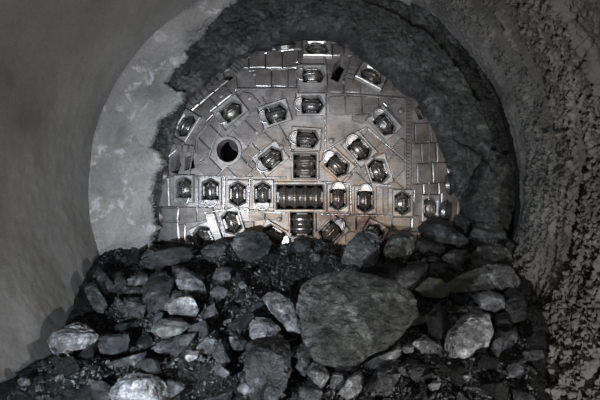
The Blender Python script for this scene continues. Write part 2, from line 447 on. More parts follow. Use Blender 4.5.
def tile_bm(v, fs, h):
    bm = bmesh.new(); vs = {}
    for t in fs:
        for i in t:
            if i not in vs: vs[i] = bm.verts.new((v[i][0], v[i][1], 0))
        bm.faces.new([vs[i] for i in t])
    bmesh.ops.dissolve_limit(bm, angle_limit=.02, verts=bm.verts, edges=bm.edges)
    bmesh.ops.subdivide_edges(bm, edges=[e for e in bm.edges if e.calc_length() > 12], cuts=1)
    bmesh.ops.recalc_face_normals(bm, faces=bm.faces)
    base = list(bm.faces)
    r = bmesh.ops.extrude_face_region(bm, geom=base)
    tv = [e for e in r['geom'] if isinstance(e, bmesh.types.BMVert)]; tf = [e for e in r['geom'] if isinstance(e, bmesh.types.BMFace)]
    for q in tv: q.co.z = 1
    try: bmesh.ops.delete(bm, geom=[x_ for x_ in base if x_.is_valid], context='FACES_ONLY')
    except Exception: pass
    r = bmesh.ops.inset_region(bm, faces=tf, thickness=.7, depth=0)
    for f_ in r['faces']: f_.material_index = 1
    for t in tf:
        for q in t.verts: q.co.z = 2
    for q in bm.verts:
        hh = (-.02, h-.010, h)[int(round(q.co.z))]
        q.co = S(q.co.x, q.co.y, hh)
    bmesh.ops.recalc_face_normals(bm, faces=bm.faces)
    return bm
for ar, v, fs in tiles[:100]:
    part('wear_plate', tile_bm(v, fs, .038+.014*R.random()), 'tile')
print('tiles', len(tiles))

# disc cutters
def lathe_x(profile, seg=40):
    bm = bmesh.new(); rings = []
    for x_, r in profile:
        rings.append([bm.verts.new((x_, r*math.cos(2*math.pi*k/seg), r*math.sin(2*math.pi*k/seg))) for k in range(seg)])
    for a, b in zip(rings, rings[1:]):
        for k in range(seg): bm.faces.new([a[k], b[k], b[(k+1) % seg], a[(k+1) % seg]])
    bm.faces.new(rings[0]); bm.faces.new(rings[-1][::-1])
    bmesh.ops.recalc_face_normals(bm, faces=bm.faces)
    return bm
def hub_profile(w): # drum between the rings
    return [(-w, .08), (-w, .125), (-w+.012, .135), (-w+.035, .135), (-w+.04, .122), (-w+.055, .122), (-w+.06, .145), (w-.06, .145), (w-.055, .122), (w-.04, .122), (w-.035, .135), (w-.012, .135), (w, .125), (w, .08)]
def ring_profile(x0, r, hw):
    return [(x0-hw, .12), (x0-hw, r-.052), (x0-hw*.75, r-.042), (x0-hw*.36, r-.030), (x0-hw*.27, r-.006), (x0-hw*.16, r), (x0+hw*.16, r), (x0+hw*.27, r-.006), (x0+hw*.36, r-.030), (x0+hw*.75, r-.042), (x0+hw, r-.052), (x0+hw, .12)]
def frame_bm(k, s):
    op = [(a*K, b*K) for a, b in opening(k, s)]; ou, ov = [q*K for q in outer(k, s)]
    angs = sorted(set([round(2*math.pi*i/40, 4) for i in range(40)]+[round(math.atan2(b, a) % (2*math.pi), 4) for a, b in op]+[round(math.atan2(b*ov, a*ou) % (2*math.pi), 4) for a in (-1, 1) for b in (-1, 1)]))
    def ray(poly, a):
        d = (math.cos(a), math.sin(a)); best = 9
        for i in range(len(poly)):
            (x1, y1), (x2, y2) = poly[i], poly[(i+1) % len(poly)]
            ex, ey = x2-x1, y2-y1; den = d[0]*ey-d[1]*ex
            if abs(den) < 1e-9: continue
            t = (x1*ey-y1*ex)/den; u = (x1*d[1]-y1*d[0])/den
            if t > 0 and -1e-4 <= u <= 1.0001: best = min(best, t)
        return best
    rect = [(-ou, -ov), (ou, -ov), (ou, ov), (-ou, ov)]
    sc = lambda poly, m: [(a*(1+m/math.hypot(a, b)), b*(1+m/math.hypot(a, b))) for a, b in poly]
    lay = [(rect, -.12), (rect, .040), (sc(rect, -.014), .054), (sc(op, .028), .054), (op, .020), (op, -.24)]
    bm = bmesh.new(); rings = []
    for poly, h in lay:
        rg = []
        for a in angs:
            t = ray(poly, a); rg.append(bm.verts.new((t*math.cos(a), t*math.sin(a), h)))
        rings.append(rg)
    n = len(angs)
    for q_, (a, b) in enumerate(zip(rings, rings[1:])):
        for i in range(n):
            f_ = bm.faces.new([a[i], a[(i+1) % n], b[(i+1) % n], b[i]])
            if q_ in (1, 3): f_.material_index = 1            # edges rubbed to bare metal
    bmesh.ops.recalc_face_normals(bm, faces=bm.faces)
    return bm
def guard_bm(s, side):           # horseshoe shaped lip beside the opening
    bm = bmesh.new(); n = 16; rings = []
    for i in range(n+1):
        a = math.pi*i/n; cx_, cy_ = 6.6*K*s*math.cos(a), side*(9*K*s+7.5*K*s*math.sin(a))
        dx_, dy_ = math.cos(a), side*math.sin(a)
        rings.append([bm.verts.new((cx_+dx_*.020*math.cos(t), cy_+dy_*.020*math.cos(t), .054+.026*math.sin(t))) for t in [2*math.pi*q/8 for q in range(8)]])
    for a, b in zip(rings, rings[1:]):
        for q in range(8): bm.faces.new([a[q], a[(q+1) % 8], b[(q+1) % 8], b[q]])
    bm.faces.new(rings[0]); bm.faces.new(rings[-1])
    # smooth dished apron inside the lip
    c = bm.verts.new((0, side*10*K*s, .048)); rim_ = [bm.verts.new((6.6*K*s*math.cos(math.pi*i/n), side*(9*K*s+7.5*K*s*math.sin(math.pi*i/n)), .062)) for i in range(n+1)]
    for i in range(n): bm.faces.new([c, rim_[i], rim_[i+1]])
    bmesh.ops.recalc_face_normals(bm, faces=bm.faces)
    return bm
def bar_bm(L, W, T, x_, y_, z_):
    bm = bmesh.new(); bmesh.ops.create_cube(bm, size=1)
    for q in bm.verts: q.co = Vector((q.co.x*L+x_, q.co.y*W+y_, q.co.z*T+z_))
    bmesh.ops.bevel(bm, geom=bm.edges[:], offset=min(L, W, T)*.2, segments=1, affect='EDGES')
    return bm
cache = {}
def cached(key, fn, name, mat, parent, smooth=False):
    if key in cache:
        o = bpy.data.objects.new(name, cache[key]); C.objects.link(o); o.parent = parent; return o
    o = obj(name, fn(), mat, parent, smooth); cache[key] = o.data; return o
for c in CUT:
    cx_, cy_, ang_, kind, side, s_ = c
    n = normal(cx_, cy_); a = math.radians(ang_)
    ax = Vector((math.cos(a), 0, math.sin(a))); ax = (ax-n*ax.dot(n)).normalized(); vv = n.cross(ax)
    mt = Matrix.Translation(S(cx_, cy_, 0)-HL) @ Matrix((ax, vv, n)).transposed().to_4x4()
    w = {'quad': .35, 'double': .15}.get(kind, .09)*s_
    rc = .195
    def hub():
        bm = lathe_x(hub_profile(w)); bmesh.ops.translate(bm, verts=bm.verts, vec=(0, 0, -.092)); return bm
    d = cached(('hub', kind, s_), hub, 'disc_cutter', 'cutter', head, False); d.matrix_local = mt
    xs_ = {'quad': (-.255, -.085, .085, .255), 'double': (-.078, .078)}.get(kind, (0,))
    for x0 in xs_:
        def rg():
            bm = lathe_x(ring_profile(x0, rc, .075 if len(xs_) > 1 else .072)); bmesh.ops.translate(bm, verts=bm.verts, vec=(0, 0, -.092)); return bm
        cached(('ring', x0, kind), rg, 'cutter_ring', 'cutter', d)
    cached(('frame', kind, s_), lambda: frame_bm(kind, s_), 'housing', 'frame', d)
    if kind in ('single', 'gauge'):
        if side:
            # the lip stands on the left of upright openings and above or below the others, as the photo shows
            sd_ = 1
            if ang_ == 180: sd_ = 1
            cached(('guard', s_, sd_), lambda: guard_bm(s_, sd_), 'guard_lip', 'weld', d, True)
    for e in (-1, 1):                       # axle clamp blocks at both ends of the drum
        ou, ov = outer(kind, s_)
        L = 2.4*K
        cached(('clamp', kind, s_, e), lambda: bar_bm(L, 11*K*s_, .07, e*((23 if kind == 'quad' else 11.5 if kind == 'double' else 8.2*s_)*K-L*.45), 0, .005), 'axle_clamp', 'cutter', d)

# weld beads, access hole, lugs, bucket lips
def tube_bm(pts, r, wob=.25, step=1.2, h=.03):
    bm = bmesh.new(); path = []
    for (ax, ay), (bx, by) in zip(pts, pts[1:]):
        n = max(2, int(math.hypot(bx-ax, by-ay)/step))
        path += [(ax+(bx-ax)*i/n, ay+(by-ay)*i/n, bx-ax, by-ay) for i in range(n+1)]
    rings = []
    for (x_, y_, tx, ty) in path:
        l = math.hypot(tx, ty); nx_, ny_ = -ty/l, tx/l
        rr_ = r*(1+wob*R.uniform(-1, 1))
        rings.append([bm.verts.new(S(x_+nx_*rr_/K*math.cos(t), y_+ny_*rr_/K*math.cos(t), h+rr_*math.sin(t))) for t in [2*math.pi*q/6 for q in range(6)]])
    for a, b in zip(rings, rings[1:]):
        for q in range(6): bm.faces.new([a[q], a[(q+1) % 6], b[(q+1) % 6], b[q]])
    bmesh.ops.recalc_face_normals(bm, faces=bm.faces)
    return bm
for line in ([(197, 86), (237, 90), (297, 90)], [(325, 94), (360, 96), (403, 100)], [(160, 177), (215, 177), (286, 178)], [(236, 92), (222, 108), (196, 140), (190, 175)],
             [(262, 98), (290, 148), (292, 178)], [(240, 130), (262, 176)], [(325, 95), (325, 150)], [(323, 152), (366, 128), (404, 160)], [(318, 182), (350, 184), (392, 186)],
             [(300, 52), (298, 92)], [(324, 40), (325, 92)], [(205, 213), (222, 210), (286, 213)], [(320, 214), (392, 216)], [(250, 178), (248, 212)], [(225, 178), (224, 210)], [(198, 178), (198, 212)], [(350, 184), (351, 214)],
             [(240, 60), (268, 54), (300, 50)], [(250, 72), (286, 70), (298, 67)], [(412, 124), (411, 204)], [(428, 118), (428, 200)], [(241, 171), (262, 150)], [(207, 165), (214, 142), (222, 128)]):
    part('weld_bead', tube_bm(line, .011, h=.034), 'weld')
def ring_poly(inner, outer_, h0, h1):
    bm = bmesh.new(); L = []
    for poly, h in ((outer_, h0), (outer_, h1-.01), ([(a*.93+b*.07, c_*.93+d_*.07) for (a, c_), (b, d_) in zip(outer_, inner)], h1), (inner, h1), (inner, -.3)):
        L.append([bm.verts.new(S(a, b, h)) for a, b in poly])
    n = len(inner)
    for a, b in zip(L, L[1:]):
        for i in range(n): bm.faces.new([a[i], a[(i+1) % n], b[(i+1) % n], b[i]])
    bmesh.ops.recalc_face_normals(bm, faces=bm.faces); return bm
part('access_hole_ring', ring_poly(MAN, MANO, -.02, .045), 'plate')
for (lx, ly) in ((250, 99), (222, 97), (282, 147), (331, 141), (255, 75), (279, 219), (349, 175), (400, 112), (257, 133), (343, 83)):
    bm = bmesh.new()
    c = S(lx, ly, .03); n = normal(lx, ly)
    bmesh.ops.create_uvsphere(bm, u_segments=18, v_segments=10, radius=.045)
    bmesh.ops.scale(bm, vec=(1, 1, .75), verts=bm.verts)
    bmesh.ops.transform(bm, matrix=Matrix.Translation(c) @ n.to_track_quat('Z', 'Y').to_matrix().to_4x4(), verts=bm.verts)
    part('lifting_lug', bm, 'plate', smooth=True)
def ribs(p0, p1, depth_px, n, h, side):
    root = None
    bm = bmesh.new()
    ux, uy = p1[0]-p0[0], p1[1]-p0[1]; l = math.hypot(ux, uy); ux /= l; uy /= l; wx_, wy_ = -uy*side, ux*side
    stp = l/n
    def block(a0, a1, w0, w1, h0, h1):
        q = [(p0[0]+ux*a+wx_*w, p0[1]+uy*a+wy_*w) for a, w in ((a0, w0), (a1, w0), (a1, w1), (a0, w1))]
        B_ = [bm.verts.new(S(*k, h0)) for k in q]; T_ = [bm.verts.new(S(*k, h1)) for k in q]
        bm.faces.new(T_)
        for i in range(4): bm.faces.new([B_[i], B_[(i+1) % 4], T_[(i+1) % 4], T_[i]])
    block(0, l, 0, depth_px*.55, -.05, h*.6)
    for i in range(n): block(i*stp+.15*stp, (i+1)*stp-.15*stp, -.2, depth_px, -.06, h)
    bmesh.ops.recalc_face_normals(bm, faces=bm.faces)
    return bm
part('bucket_lip', ribs((183, 104), (219, 71), 9, 7, .07, 1), 'plate')
part('bucket_lip', ribs((352, 57), (344, 84), 7, 6, .07, -1), 'plate')
part('bucket_lip', ribs((409, 102), (409, 192), 3, 26, .045, 1), 'tile')
part('bucket_lip', ribs((240, 58), (230, 74), 7, 5, .07, -1), 'plate')
part('bucket_lip', ribs((166, 150), (196, 153), 6, 5, .06, -1), 'plate')
# rounded gauge cutters that poke out round the rim
for (gx_, gy_) in ((285, 45), (158, 216), (450, 184), (446, 211), (162, 175)):
    n = normal(gx_, gy_); rad = Vector((gx_-CX, 0, -(gy_-CY))).normalized()
    t = n.cross(rad).normalized(); ax = (n*.6+rad*.8).normalized(); ax = (ax-t*ax.dot(t)).normalized()
    bm = lathe_x([(-.10, .05), (-.10, .12), (-.05, .15), (-.03, .20), (.03, .205), (.05, .16), (.10, .13), (.10, .05)])
    bmesh.ops.transform(bm, matrix=Matrix.Translation(S(gx_, gy_, -.02)) @ Matrix((ax, t, ax.cross(t))).transposed().to_4x4(), verts=bm.verts)
    part('gauge_cutter', bm, 'cutter')
# rim segments low on the head, lamp glare painted in as brighter steel
def seg_plate(poly, h, mat):
    v, fs = cdt_plate(poly, [q for q in OPEN], 0, 0)
    part('rim_segment', tile_bm(v, [list(t) for t in fs], h), mat)
for poly in ([(160, 178), (171, 178), (172, 206), (158, 206)], [(158, 208), (181, 208), (180, 220), (158, 219)], [(158, 221), (180, 222), (182, 242), (164, 242)], [(206, 214), (215, 213), (224, 242), (210, 242)]):
    seg_plate(poly, .07, 'frame' if poly[0][0] > 200 else 'weld')

# ------------------------------------------------------------------ muck heap
def dpl(py): return 3.61/((py-200)/F+.37)             # depth at which a pixel row meets the slope
def heap_z(X_, Y_):
    X_ = np.asarray(X_, float); Y_ = np.asarray(Y_, float)
    z_ = H-.66-(8-Y_)*.37
    z_ = np.where(Y_ > 8, H-.66, z_)
    q = np.stack([X_, Y_, 0*X_], 1)
    z_ = z_+.09*fbm(q*1.3+2, 3)
    z_ = z_+.03*np.exp(-((X_-2.0)/.7)**2-((Y_-7.6)/.6)**2)
    z_ = z_-.42*np.exp(-((X_-.10)/.42)**2-((Y_-6.75)/.42)**2)
    z_ = z_-.16*np.exp(-((X_+.85)/.35)**2-((Y_-4.85)/.35)**2)-.14*np.exp(-((X_+1.9)/.4)**2-((Y_-5.6)/.3)**2)
    z_ = z_-.22*sstep(2.0, 2.7, X_)*sstep(6.6, 5.2, Y_)
    z_ = z_+.36*sstep(-1.6, -2.7, X_)*sstep(5.7, 4.5, Y_)
    return np.maximum(z_-.09, -.05)
hx, hy = np.meshgrid(np.linspace(-3.3, 3.4, 400), np.linspace(2.2, 8.3, 420), indexing='ij')
hx = hx.ravel(); hy = hy.ravel(); q = np.stack([hx, hy, 0*hx], 1)
hz = heap_z(hx, hy)+.035*ridged(q*4, 3)*.6+.03*np.abs(fbm(q*11, 3))+.012*fbm(q*30, 2)
o = grid_mesh('muck_heap', np.stack([hx, hy, hz], 1), 400, 420, 'slate_black', (np.hypot(hx-AX, hz-AZ) < 3.42), smooth=False)
tag(o, 'heap of fine black muck sloping down from the cutter head', 'muck', kind='stuff')

# ------------------------------------------------------------------ rocks
def refine(bm, L, maxit=7):
    bmesh.ops.triangulate(bm, faces=bm.faces)
    for _ in range(maxit):
        e = [e for e in bm.edges if e.calc_length() > L]
        if not e: break
        bmesh.ops.subdivide_edges(bm, edges=e, cuts=1)
        bmesh.ops.triangulate(bm, faces=bm.faces)
def roughen(bm, size, seed, amp=1.0, bed=None):
    bm.normal_update()
    co = np.array([v.co for v in bm.verts]); no = np.array([v.normal for v in bm.verts])
    s = co/size+seed*3.17
    d = .030*fbm(s*2.4, 3)+.020*ridged(s*5.5, 4)
    if bed is not None and amp > 9:
        t = (co @ np.array(bed))/size*9+1.2*fbm(s*2, 2); t = t-np.floor(t); d = d+.026*t*sstep(1, .9, t)-.012
    d = d+.007*fbm(s*18, 2)
    co = co+no*(d*size*amp)[:, None]
    for v, c in zip(bm.verts, co): v.co = c
def hull(pts):
    bm = bmesh.new()
    for p in pts: bm.verts.new(p)
    r = bmesh.ops.convex_hull(bm, input=bm.verts)
    junk = [e for e in r['geom_interior'] if isinstance(e, bmesh.types.BMVert)]
    bmesh.ops.delete(bm, geom=junk, context='VERTS')
    lone = [v for v in bm.verts if not v.link_faces]
    bmesh.ops.delete(bm, geom=lone, context='VERTS')
    return bm
POLYS = []
def rock(poly, label, mat='slate', k=.5, bulge=.16, thick=.6, group=None, base=None, peak=None, cat='rock', name='rock', amp=1.0, dofs=0.0):
    POLYS.append(poly)
    xs_ = [p[0] for p in poly]; ys_ = [p[1] for p in poly]
    yb_ = max(ys_); cx_ = sum(xs_)/len(xs_); cy_ = sum(ys_)/len(ys_)
    d0 = (base or dpl(min(yb_, 405)))+dofs
    rr_ = random.Random(int(poly[0][0]*977+poly[0][1]*131+poly[1][0]*17))
    flat = bulge <= .1
    w_ = min(max(xs_)-min(xs_), max(ys_)-min(ys_))/F*d0; W = max(max(xs_)-min(xs_), max(ys_)-min(ys_))/F*d0
    hpx = yb_-min(ys_)
    ridge = min(ys_)+hpx*rr_.uniform(.22, .42); tilt = rr_.uniform(-.5, .5)*hpx/max(1, max(xs_)-min(xs_))
    def dd(y_, x_=cx_):
        yr_ = ridge+tilt*(x_-cx_)
        lean = d0+k*(dpl(max(y_, 215))-dpl(min(yb_, 405)))
        if flat: return lean
        return lean+max(0, yr_-y_)/F*d0*1.7
    pts = [P(a, b, dd(b, a)) for a, b in poly]
    ctr = sum(pts, Vector())/len(pts)
    vd = Vector((0, .8, -.6)).normalized()
    pk = peak or (cx_+rr_.uniform(-.25, .25)*(max(xs_)-min(xs_)), ridge+rr_.uniform(.0, .15)*hpx)
    if not flat: bulge *= 1.5
    pkp = P(pk[0], pk[1], dd(pk[1]))
    allp = list(pts)
    for p in pts:
        t = (.52 if flat else .3)+.25*rr_.random()
        q = pkp+(p-pkp)*t; q += (-q+Vector((0, 0, H))).normalized()*bulge*w_*(.75+.4*rr_.random())
        allp.append(q)
        allp.append(ctr+(p-ctr)*.97+vd*w_*thick*.35); allp.append(ctr+(p-ctr)*.72+vd*w_*thick)
    bm = hull([p-ctr for p in allp])
    tocam = (-ctr+Vector((0, 0, H))).normalized()
    for _ in range(0 if flat else 6):
        nn = (tocam+Vector((rr_.gauss(0, .7), rr_.gauss(0, .3), rr_.gauss(0, .7)))*(.2 if flat else 1)).normalized()
        far = sorted(v_.co.dot(nn) for v_ in bm.verts)
        dist = far[-1]-(far[-1]-far[0])*rr_.uniform(.04, .13)*(.5 if bulge < .1 else 1)
        rc_ = bmesh.ops.bisect_plane(bm, geom=bm.verts[:]+bm.edges[:]+bm.faces[:], plane_co=nn*dist, plane_no=nn, clear_outer=True)
        bmesh.ops.holes_fill(bm, edges=[e for e in bm.edges if e.is_boundary])
    refine(bm, max(.018, W/34))
    seed = rr_.random()*50
    bed = Vector((rr_.uniform(-1, 1), rr_.uniform(-.4, .4), rr_.uniform(.3, 1))).normalized()
    roughen(bm, w_*.75+W*.25, seed, amp, bed)
    o = obj(name, bm, mat); o.location = ctr
    return tag(o, label, cat, group)

rock([(303, 287), (312, 281), (325, 276), (340, 274), (360, 274), (378, 279), (395, 285), (407, 291), (415, 300), (418, 312), (413, 322), (402, 332), (388, 340), (375, 350), (362, 360), (350, 371), (335, 371), (322, 362), (310, 352), (306, 340), (303, 320), (300, 305)],
     'largest rock, a broad flat grey slate block in the middle of the heap', 'slate_green', k=.42, bulge=.05, thick=.35, amp=1.0, peak=(350, 318))
rock([(263, 297), (268, 292), (280, 294), (292, 302), (299, 312), (302, 325), (303, 338), (297, 340), (290, 333), (284, 322), (278, 308), (268, 303)], 'long tan-grey rock leaning against the left edge of the largest block', 'slate_pale', peak=(288, 310))
rock([(249, 322), (256, 317), (270, 319), (281, 328), (277, 338), (262, 340), (250, 336)], 'blunt brownish rock capping the dark folded slab', 'slate_pale')
rock([(248, 343), (262, 338), (280, 335), (289, 345), (290, 362), (280, 380), (265, 402), (250, 402), (253, 380), (245, 362)], 'tall dark folded slab left of the largest block at the lower edge', 'slate', bulge=.2)
rock([(270, 374), (283, 362), (291, 368), (286, 384), (276, 400), (262, 402)], 'narrow grey shard leaning on the dark folded slab at the bottom', 'slate_mid')
rock([(341, 257), (350, 240), (362, 231), (372, 226), (378, 234), (379, 255), (373, 262), (365, 272), (352, 263)], 'wedge-shaped grey rock directly against the foot of the cutter head', 'slate_crest', k=.3, peak=(358, 246))
rock([(230, 243), (238, 233), (252, 230), (266, 234), (271, 243), (268, 252), (258, 259), (248, 259), (236, 252)], 'oval blue-grey slab lying under the lower left of the cutter head', 'slate_mid', k=.3, bulge=.08, amp=.5)
rock([(198, 252), (210, 245), (222, 240), (230, 242), (222, 250), (212, 258), (203, 262)], 'pointed grey rock just left of the oval slab', 'slate', k=.3)
rock([(172, 267), (182, 266), (194, 274), (203, 283), (207, 292), (205, 301), (196, 301), (182, 290), (173, 279)], 'slanting striped slate slab above the pale blocky rock on the left slope', 'slate_mid')
rock([(144, 287), (152, 275), (165, 271), (172, 280), (168, 300), (165, 316), (150, 316), (143, 305)], 'big dark rock left of the slanting striped slab', 'slate', bulge=.25)
rock([(164, 301), (169, 289), (180, 293), (192, 296), (198, 308), (196, 313), (186, 319), (165, 314)], 'pale blocky rock below the slanting striped slab', 'slate_pale', amp=.8)
rock([(94, 273), (98, 267), (104, 273), (116, 288), (110, 297), (101, 289)], 'upper of two upright dark slabs against the smooth left wall', 'slate', k=.3)
rock([(85, 287), (92, 283), (97, 288), (106, 303), (102, 312), (95, 310), (86, 298)], 'lower of two upright dark slabs against the smooth left wall', 'slate', k=.3)
rock([(110, 276), (120, 272), (126, 282), (120, 294), (112, 290)], 'dark block right of the upright slabs by the left wall', 'slate')
rock([(124, 281), (132, 277), (140, 272), (146, 274), (148, 280), (142, 286), (128, 285)], 'rounded light grey stone above the big dark rock, left slope', 'slate_pale')
rock([(124, 287), (140, 287), (146, 290), (140, 295), (128, 292)], 'thin pale sliver under the rounded light grey stone', 'slate_pale')
rock([(115, 296), (121, 300), (131, 309), (127, 314), (119, 310)], 'small sharp bluish-white chip on the left slope', 'slate_pale')
rock([(122, 298), (138, 297), (146, 306), (142, 318), (128, 314)], 'dark rock right of the bluish-white chip', 'slate')
rock([(48, 341), (52, 334), (64, 328), (78, 322), (88, 327), (97, 335), (92, 342), (85, 350), (70, 357), (58, 359), (50, 352)], 'large faceted boulder with a pale front face near the left wall', 'slate_lit', k=.3, peak=(72, 338), bulge=.25)
rock([(87, 351), (98, 334), (112, 336), (128, 335), (130, 346), (112, 353)], 'low bluish rock right of the faceted boulder near the left wall', 'slate_mid')
rock([(107, 395), (115, 383), (128, 375), (140, 374), (150, 377), (163, 378), (169, 386), (170, 404), (107, 404)], 'whitish boulder cut by the bottom edge of the photo, left half', 'slate_lit', k=.3, bulge=.25)
rock([(85, 388), (92, 375), (100, 383), (106, 392), (97, 398)], 'small triangular grey stone left of the whitish bottom boulder', 'slate_pale')
rock([(387, 219), (394, 213), (405, 212), (418, 218), (424, 226), (412, 232), (398, 229)], 'flat rock at the top of the heap under the right of the cutter head', 'slate_mid', k=.2)
rock([(418, 222), (435, 217), (448, 222), (462, 235), (468, 242), (458, 247), (440, 241), (425, 233)], 'long rough rock on the crest right of the flat top rock', 'slate_mid', k=.2)
rock([(384, 249), (392, 235), (405, 231), (416, 236), (412, 252), (400, 263), (387, 264)], 'tall greenish-grey rock below the flat top rock', 'slate_crest', k=.3)
rock([(416, 241), (424, 235), (434, 241), (437, 248), (428, 253), (420, 250)], 'small grey block below the long rough crest rock', 'slate_mid')
rock([(432, 246), (440, 243), (446, 248), (442, 254), (433, 253)], 'small dark block right of the small grey block', 'slate')
rock([(467, 240), (475, 226), (488, 220), (500, 225), (506, 236), (495, 242), (482, 246), (470, 247)], 'rounded rock with a shelled top at the right end of the crest', 'slate_crest', k=.2, bulge=.3)
rock([(471, 257), (478, 248), (495, 243), (508, 248), (514, 258), (508, 266), (490, 264), (475, 263)], 'rock with a yellow-green stain under the rounded crest rock', 'slate_yellow', k=.3)
rock([(498, 240), (508, 238), (517, 246), (516, 252), (506, 248)], 'flat dark rock wedged by the groove of the rough right wall', 'slate', k=.2)
rock([(442, 257), (452, 250), (466, 250), (469, 262), (460, 269), (448, 265)], 'egg-shaped ribbed rock left of the yellow-stained rock', 'slate_mid')
rock([(446, 284), (465, 273), (490, 264), (510, 266), (520, 280), (518, 287), (490, 287), (465, 289), (452, 293)], 'long flat slab under the yellow-stained rock beside the right wall', 'slate_crest', k=.4, bulge=.06, thick=.5, amp=.5)
rock([(392, 286), (400, 270), (415, 262), (428, 264), (424, 280), (410, 289)], 'glossy rock at the upper right corner of the largest block', 'slate_mid')
rock([(415, 289), (430, 277), (442, 280), (455, 293), (440, 298), (425, 297)], 'low triangular slab left of the long flat slab', 'slate_yellow', bulge=.08, amp=.6)
rock([(428, 264), (440, 262), (450, 266), (444, 273), (432, 274)], 'small flat rock above the low triangular slab', 'slate_mid')
rock([(427, 262), (433, 256), (440, 258), (438, 264)], 'grey chip left of the egg-shaped ribbed rock', 'slate_mid')
rock([(445, 346), (449, 333), (458, 322), (474, 310), (488, 314), (494, 334), (490, 348), (478, 354), (462, 357), (450, 355)], 'bright light-grey boulder on the lower right of the heap', 'slate_lit', k=.25, bulge=.25, peak=(468, 330))
rock([(426, 316), (438, 303), (447, 311), (446, 328), (449, 345), (438, 342), (430, 330)], 'dark splintered shard left of the bright light-grey boulder', 'slate')
rock([(454, 313), (461, 304), (471, 307), (468, 314), (458, 319)], 'pale chip lying on the top of the bright boulder', 'slate_pale', dofs=.1)
rock([(472, 296), (490, 290), (504, 296), (506, 307), (495, 312), (480, 304)], 'dark slab between the long flat slab and the bright boulder', 'slate_mid', bulge=.1, amp=.6)
rock([(497, 346), (503, 335), (515, 328), (519, 336), (512, 346), (503, 349)], 'rounded dark rock right of the bright boulder', 'slate_mid')
rock([(505, 292), (515, 287), (524, 300), (527, 318), (515, 323), (507, 310)], 'upright dark rock between the heap and the rough right wall', 'slate')
rock([(496, 314), (506, 312), (514, 324), (504, 333), (496, 326)], 'dark angular rock above the rounded dark rock, right side', 'slate')
rock([(508, 366), (514, 360), (522, 361), (524, 371), (516, 378), (509, 374)], 'dark round stone at the lower right foot of the heap', 'slate_mid')
rock([(524, 352), (532, 347), (542, 350), (544, 357), (534, 360), (526, 358)], 'flat grey stone beside the foot of the rough right wall', 'slate_mid')
rock([(413, 343), (424, 335), (442, 346), (441, 352), (425, 351)], 'pale pointed shard below the dark splintered shard', 'slate_pale')
rock([(402, 348), (407, 344), (414, 346), (413, 352), (405, 353)], 'small rounded pale pebble right of the largest block', 'slate_pale')
rock([(364, 364), (380, 355), (400, 349), (402, 353), (384, 362), (370, 371)], 'long thin shard under the right lower edge of the largest block', 'slate_pale', amp=.6)
rock([(371, 378), (380, 366), (396, 361), (400, 374), (390, 393), (375, 400)], 'streaked dark rock under the long thin shard', 'slate_mid')
rock([(339, 393), (349, 378), (359, 371), (366, 379), (359, 392), (348, 399)], 'light streaked rock below the tip of the largest block', 'slate_pale')
rock([(330, 386), (333, 373), (345, 370), (350, 376), (342, 388), (333, 391)], 'small grey block left of the light streaked rock', 'slate_mid')
rock([(307, 373), (313, 361), (324, 366), (329, 376), (322, 389), (316, 383)], 'greyish angular rock under the lower left corner of the largest block', 'slate_pale')
rock([(299, 388), (310, 381), (322, 392), (320, 403), (300, 403)], 'bluish stone at the bottom edge right of the narrow shard', 'slate_mid')
rock([(296, 366), (303, 352), (311, 356), (310, 370), (302, 378)], 'upright stone between the dark folded slab and the largest block', 'slate_mid')
rock([(195, 349), (205, 337), (216, 330), (219, 340), (210, 353), (200, 353)], 'blue-grey angular rock in the lower left middle of the heap', 'slate_mid')
rock([(211, 352), (221, 338), (230, 345), (229, 366), (219, 363)], 'tall blue-grey rock right of the blue-grey angular rock', 'slate_mid')
rock([(229, 337), (238, 333), (247, 342), (241, 351), (233, 350)], 'paired pale stone left of the blunt brownish rock', 'slate_mid')
rock([(150, 348), (165, 340), (182, 335), (196, 333), (188, 344), (171, 356)], 'long dark splinter pointing right in the lower left of the heap', 'slate')
rock([(150, 331), (160, 318), (180, 318), (190, 325), (178, 334), (160, 336)], 'dark wet-looking rock under the pale blocky rock', 'slate_green')
rock([(152, 319), (158, 311), (163, 313), (161, 322), (154, 325)], 'small grey stone left of the dark wet-looking rock', 'slate_mid')
rock([(184, 357), (190, 350), (199, 351), (197, 358), (188, 361)], 'small pale stone below the long dark splinter', 'slate_pale')
rock([(428, 385), (434, 380), (441, 383), (439, 389), (431, 390)], 'rounded light pebble in the black gravel at the lower right', 'slate_pale')
rock([(462, 376), (468, 372), (472, 377), (468, 381)], 'small pale chip on black gravel below the bright boulder', 'slate_pale')
rock([(237, 389), (243, 378), (252, 381), (254, 391), (244, 394)], 'grey rock left of the foot of the dark folded slab', 'slate_mid')
rock([(213, 367), (219, 363), (229, 372), (226, 377), (216, 373)], 'light chip below the tall blue-grey rock', 'slate_pale')
rock([(408, 372), (416, 364), (430, 366), (428, 376), (414, 380)], 'grey layered rock below the pale pointed shard', 'slate_mid')
rock([(138, 263), (158, 251), (184, 247), (192, 254), (172, 263), (150, 269)], 'long dark ledge rock at the foot of the broken concrete on the left', 'slate', k=.2, bulge=.1)
rock([(140, 257), (149, 249), (156, 252), (147, 259)], 'small pale piece of broken concrete at the foot of the end wall', 'slate_pale', k=.2, cat='concrete')
rock([(364, 281), (370, 268), (384, 264), (394, 262), (404, 270), (399, 284), (386, 283)], 'jagged black rock behind the top of the largest block', 'slate_black', amp=1.4)
rock([(378, 290), (388, 276), (398, 274), (402, 286), (396, 290)], 'rough ridge of rock on the upper right rim of the largest block', 'slate', dofs=.25)
rock([(292, 240), (299, 237), (310, 240), (311, 247), (300, 250), (293, 247)], 'round dark stone under the lowest visible cutter', 'slate', k=.2)
rock([(212, 276), (220, 266), (232, 268), (230, 278), (220, 283)], 'small bluish rock on the gravel below the oval slab', 'slate_mid')
